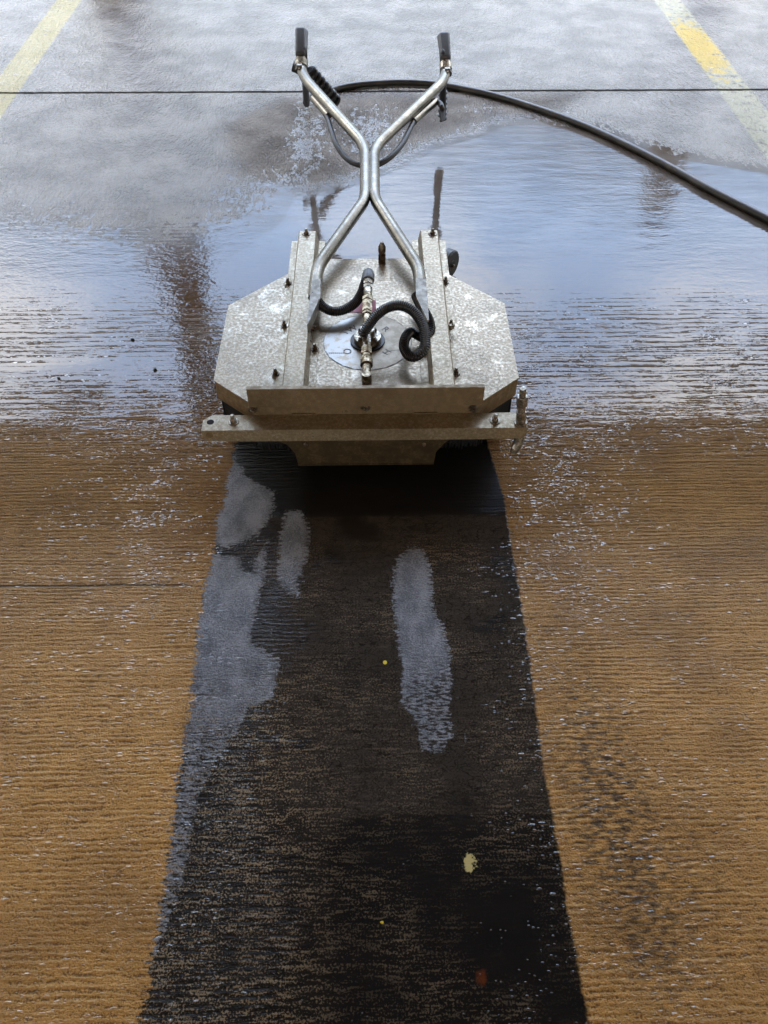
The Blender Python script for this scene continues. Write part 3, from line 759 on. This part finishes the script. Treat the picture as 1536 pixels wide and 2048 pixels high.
# ------------------------------------------------------------------ pressure hose on the slab
HR = .0145
hpts = [(612, 206, .045), (618, 192, .05), (640, 186, .03), (668, 178, HR), (720, 169, HR), (800, 164.5, HR), (870, 168, HR), (930, 178, HR), (1000, 194, HR), (1090, 222, HR), (1180, 256, HR), (1260, 293, HR), (1340, 334, HR), (1420, 379, HR), (1500, 420, HR), (1580, 462, HR), (1700, 530, HR), (1850, 640, HR)]
path, _ = resample(spline([atz(a, b, c) for a, b, c in hpts], 10), .02)
bm = bmesh.new(); o_ = Vector((.6, 3.7, 0)); add_tube(bm, path, HR, 14)
ph = link_obj('pressure_hose', bm, M_hose, None, org=o_)
tag(ph, 'long muddy black pressure hose curving across the puddle from the handle to the right', 'hose')

# ------------------------------------------------------------------ small loose things on the slab
M_pebble = metal("pebble_stone", (.10, .085, .07), (.20, .18, .15), (.34, .32, .29), (.3, .55), 0., 300., .0006)
M_white = metal("white_pebble_stone", (.55, .53, .5), (.68, .66, .63), (.8, .79, .77), (.35, .6), 0., 300., .0006)
M_darkp = metal("dark_pebble_stone", (.018, .015, .012), (.035, .03, .025), (.06, .05, .045), (.25, .5), 0., 300., .0006)
M_ypap = plastic("yellow_paper", (.78, .62, .03), .6, c2=(.82, .68, .05))
def pebble(px, py, r, mat, label, group=None):
    bm = bmesh.new(); bmesh.ops.create_icosphere(bm, subdivisions=2, radius=r)
    rs = random.Random(int(px * 7 + py))
    k = (rs.uniform(.8, 1.2), rs.uniform(.7, 1.0), rs.uniform(.55, .75)); off = rs.random() * 9
    for v in bm.verts:
        f = 1 + .18 * math.sin(v.co.x / r * 2.3 + off) * math.cos(v.co.y / r * 2.9 + off * 2)
        v.co = Vector((v.co.x * k[0] * f, v.co.y * k[1] * f, v.co.z * k[2] * f))
    c = atz(px, py, 0); c.z = r * k[2] * .6
    bmesh.ops.translate(bm, verts=bm.verts, vec=c)
    o = link_obj('pebble', bm, mat, None, org=Vector((c.x, c.y, 0)))
    return tag(o, label, 'pebble', group)
pebble(1075, 1380, .0052, M_white, 'white pebble lying just inside the right edge of the dark strip', 'pebbles on the slab')
pebble(1150, 1398, .0046, M_pebble, 'small brown pebble on the tan slab just right of the white pebble', 'pebbles on the slab')
pebble(265, 680, .0058, M_darkp, 'dark pebble in the ridged water, farther of the two left of the cleaner', 'pebbles on the slab')
pebble(310, 740, .0066, M_darkp, 'dark pebble in the ridged water, nearer of the two left of the cleaner', 'pebbles on the slab')
pebble(118, 757, .0052, M_darkp, 'dark pebble in the ridged water near the left edge of the photo', 'pebbles on the slab')
pebble(764, 1845, .0034, M_ypap, 'tiny orange yellow crumb on the black part of the strip', 'pebbles on the slab')
bm = bmesh.new(); c = atz(770, 1325, .0022); add_turned(bm, c, (0, 0, 1), [(-.001, .0042), (0, .0046), (.001, .0044), (.0014, .003)], 20)
tag(link_obj('yellow_dot', bm, M_ypap, None, org=Vector((c.x, c.y, 0))), 'bright yellow round dot lying in the middle of the dark strip', 'paper dot')

# ------------------------------------------------------------------ the canopy overhead and its posts (seen only mirrored in the water)
M_roof = metal("canopy_soffit", (.20, .15, .10), (.26, .20, .14), (.30, .24, .18), (.5, .7), .0, 3., .001)
M_beam = metal("canopy_beam", (.05, .042, .035), (.07, .06, .05), (.10, .09, .08), (.5, .7), .0, 3., .001)
M_post = metal("brown_post", (.07, .045, .025), (.11, .075, .045), (.15, .11, .07), (.5, .7), .0, 8., .001)
ROOF_F, ROOF_B, ROOF_Z = 5.65, -14.0, 3.92  # roof carried on unseen behind and sideways to shut out back light
CA = thing('canopy', 'flat brown canopy over the slab, mirrored dark in the wet concrete', 'canopy', (0, 2.0, 0))
bm = bmesh.new(); add_box(bm, -14, 14, ROOF_B, ROOF_F, ROOF_Z + .02, ROOF_Z + .22); bevel(bm, .01, 1); link_obj('roof', bm, M_roof, CA)
bm = bmesh.new(); add_box(bm, -14.05, 14.05, ROOF_F + .002, ROOF_F + .05, ROOF_Z - .05, ROOF_Z + .32); bevel(bm, .006, 1); link_obj('fascia', bm, M_beam, CA)
for yy in (1.0, 3.2): 
    bm = bmesh.new(); add_box(bm, -14, 14, yy - .08, yy + .08, ROOF_Z - .2, ROOF_Z + .018); bevel(bm, .006, 1); link_obj('beam', bm, M_beam, CA)
bm = bmesh.new(); add_box(bm, -1.68, -1.42, 5.36, 5.62, 0.0, ROOF_Z + .018); bevel(bm, .012, 2); link_obj('pillar', bm, M_post, CA)
bm = bmesh.new(); o_ = Vector((2.50, 6.45, 0)); add_turned(bm, o_, (0, 0, 1), [(0, .15), (.02, .14), (1.95, .14), (2.03, .11), (2.08, .04)], 24)
tag(link_obj('bollard', bm, M_post, None, org=o_), 'tall brown round bollard beyond the canopy edge, mirrored in the puddle on the right', 'bollard')

for o in bpy.data.objects:
    if '_org' in o: del o['_org']
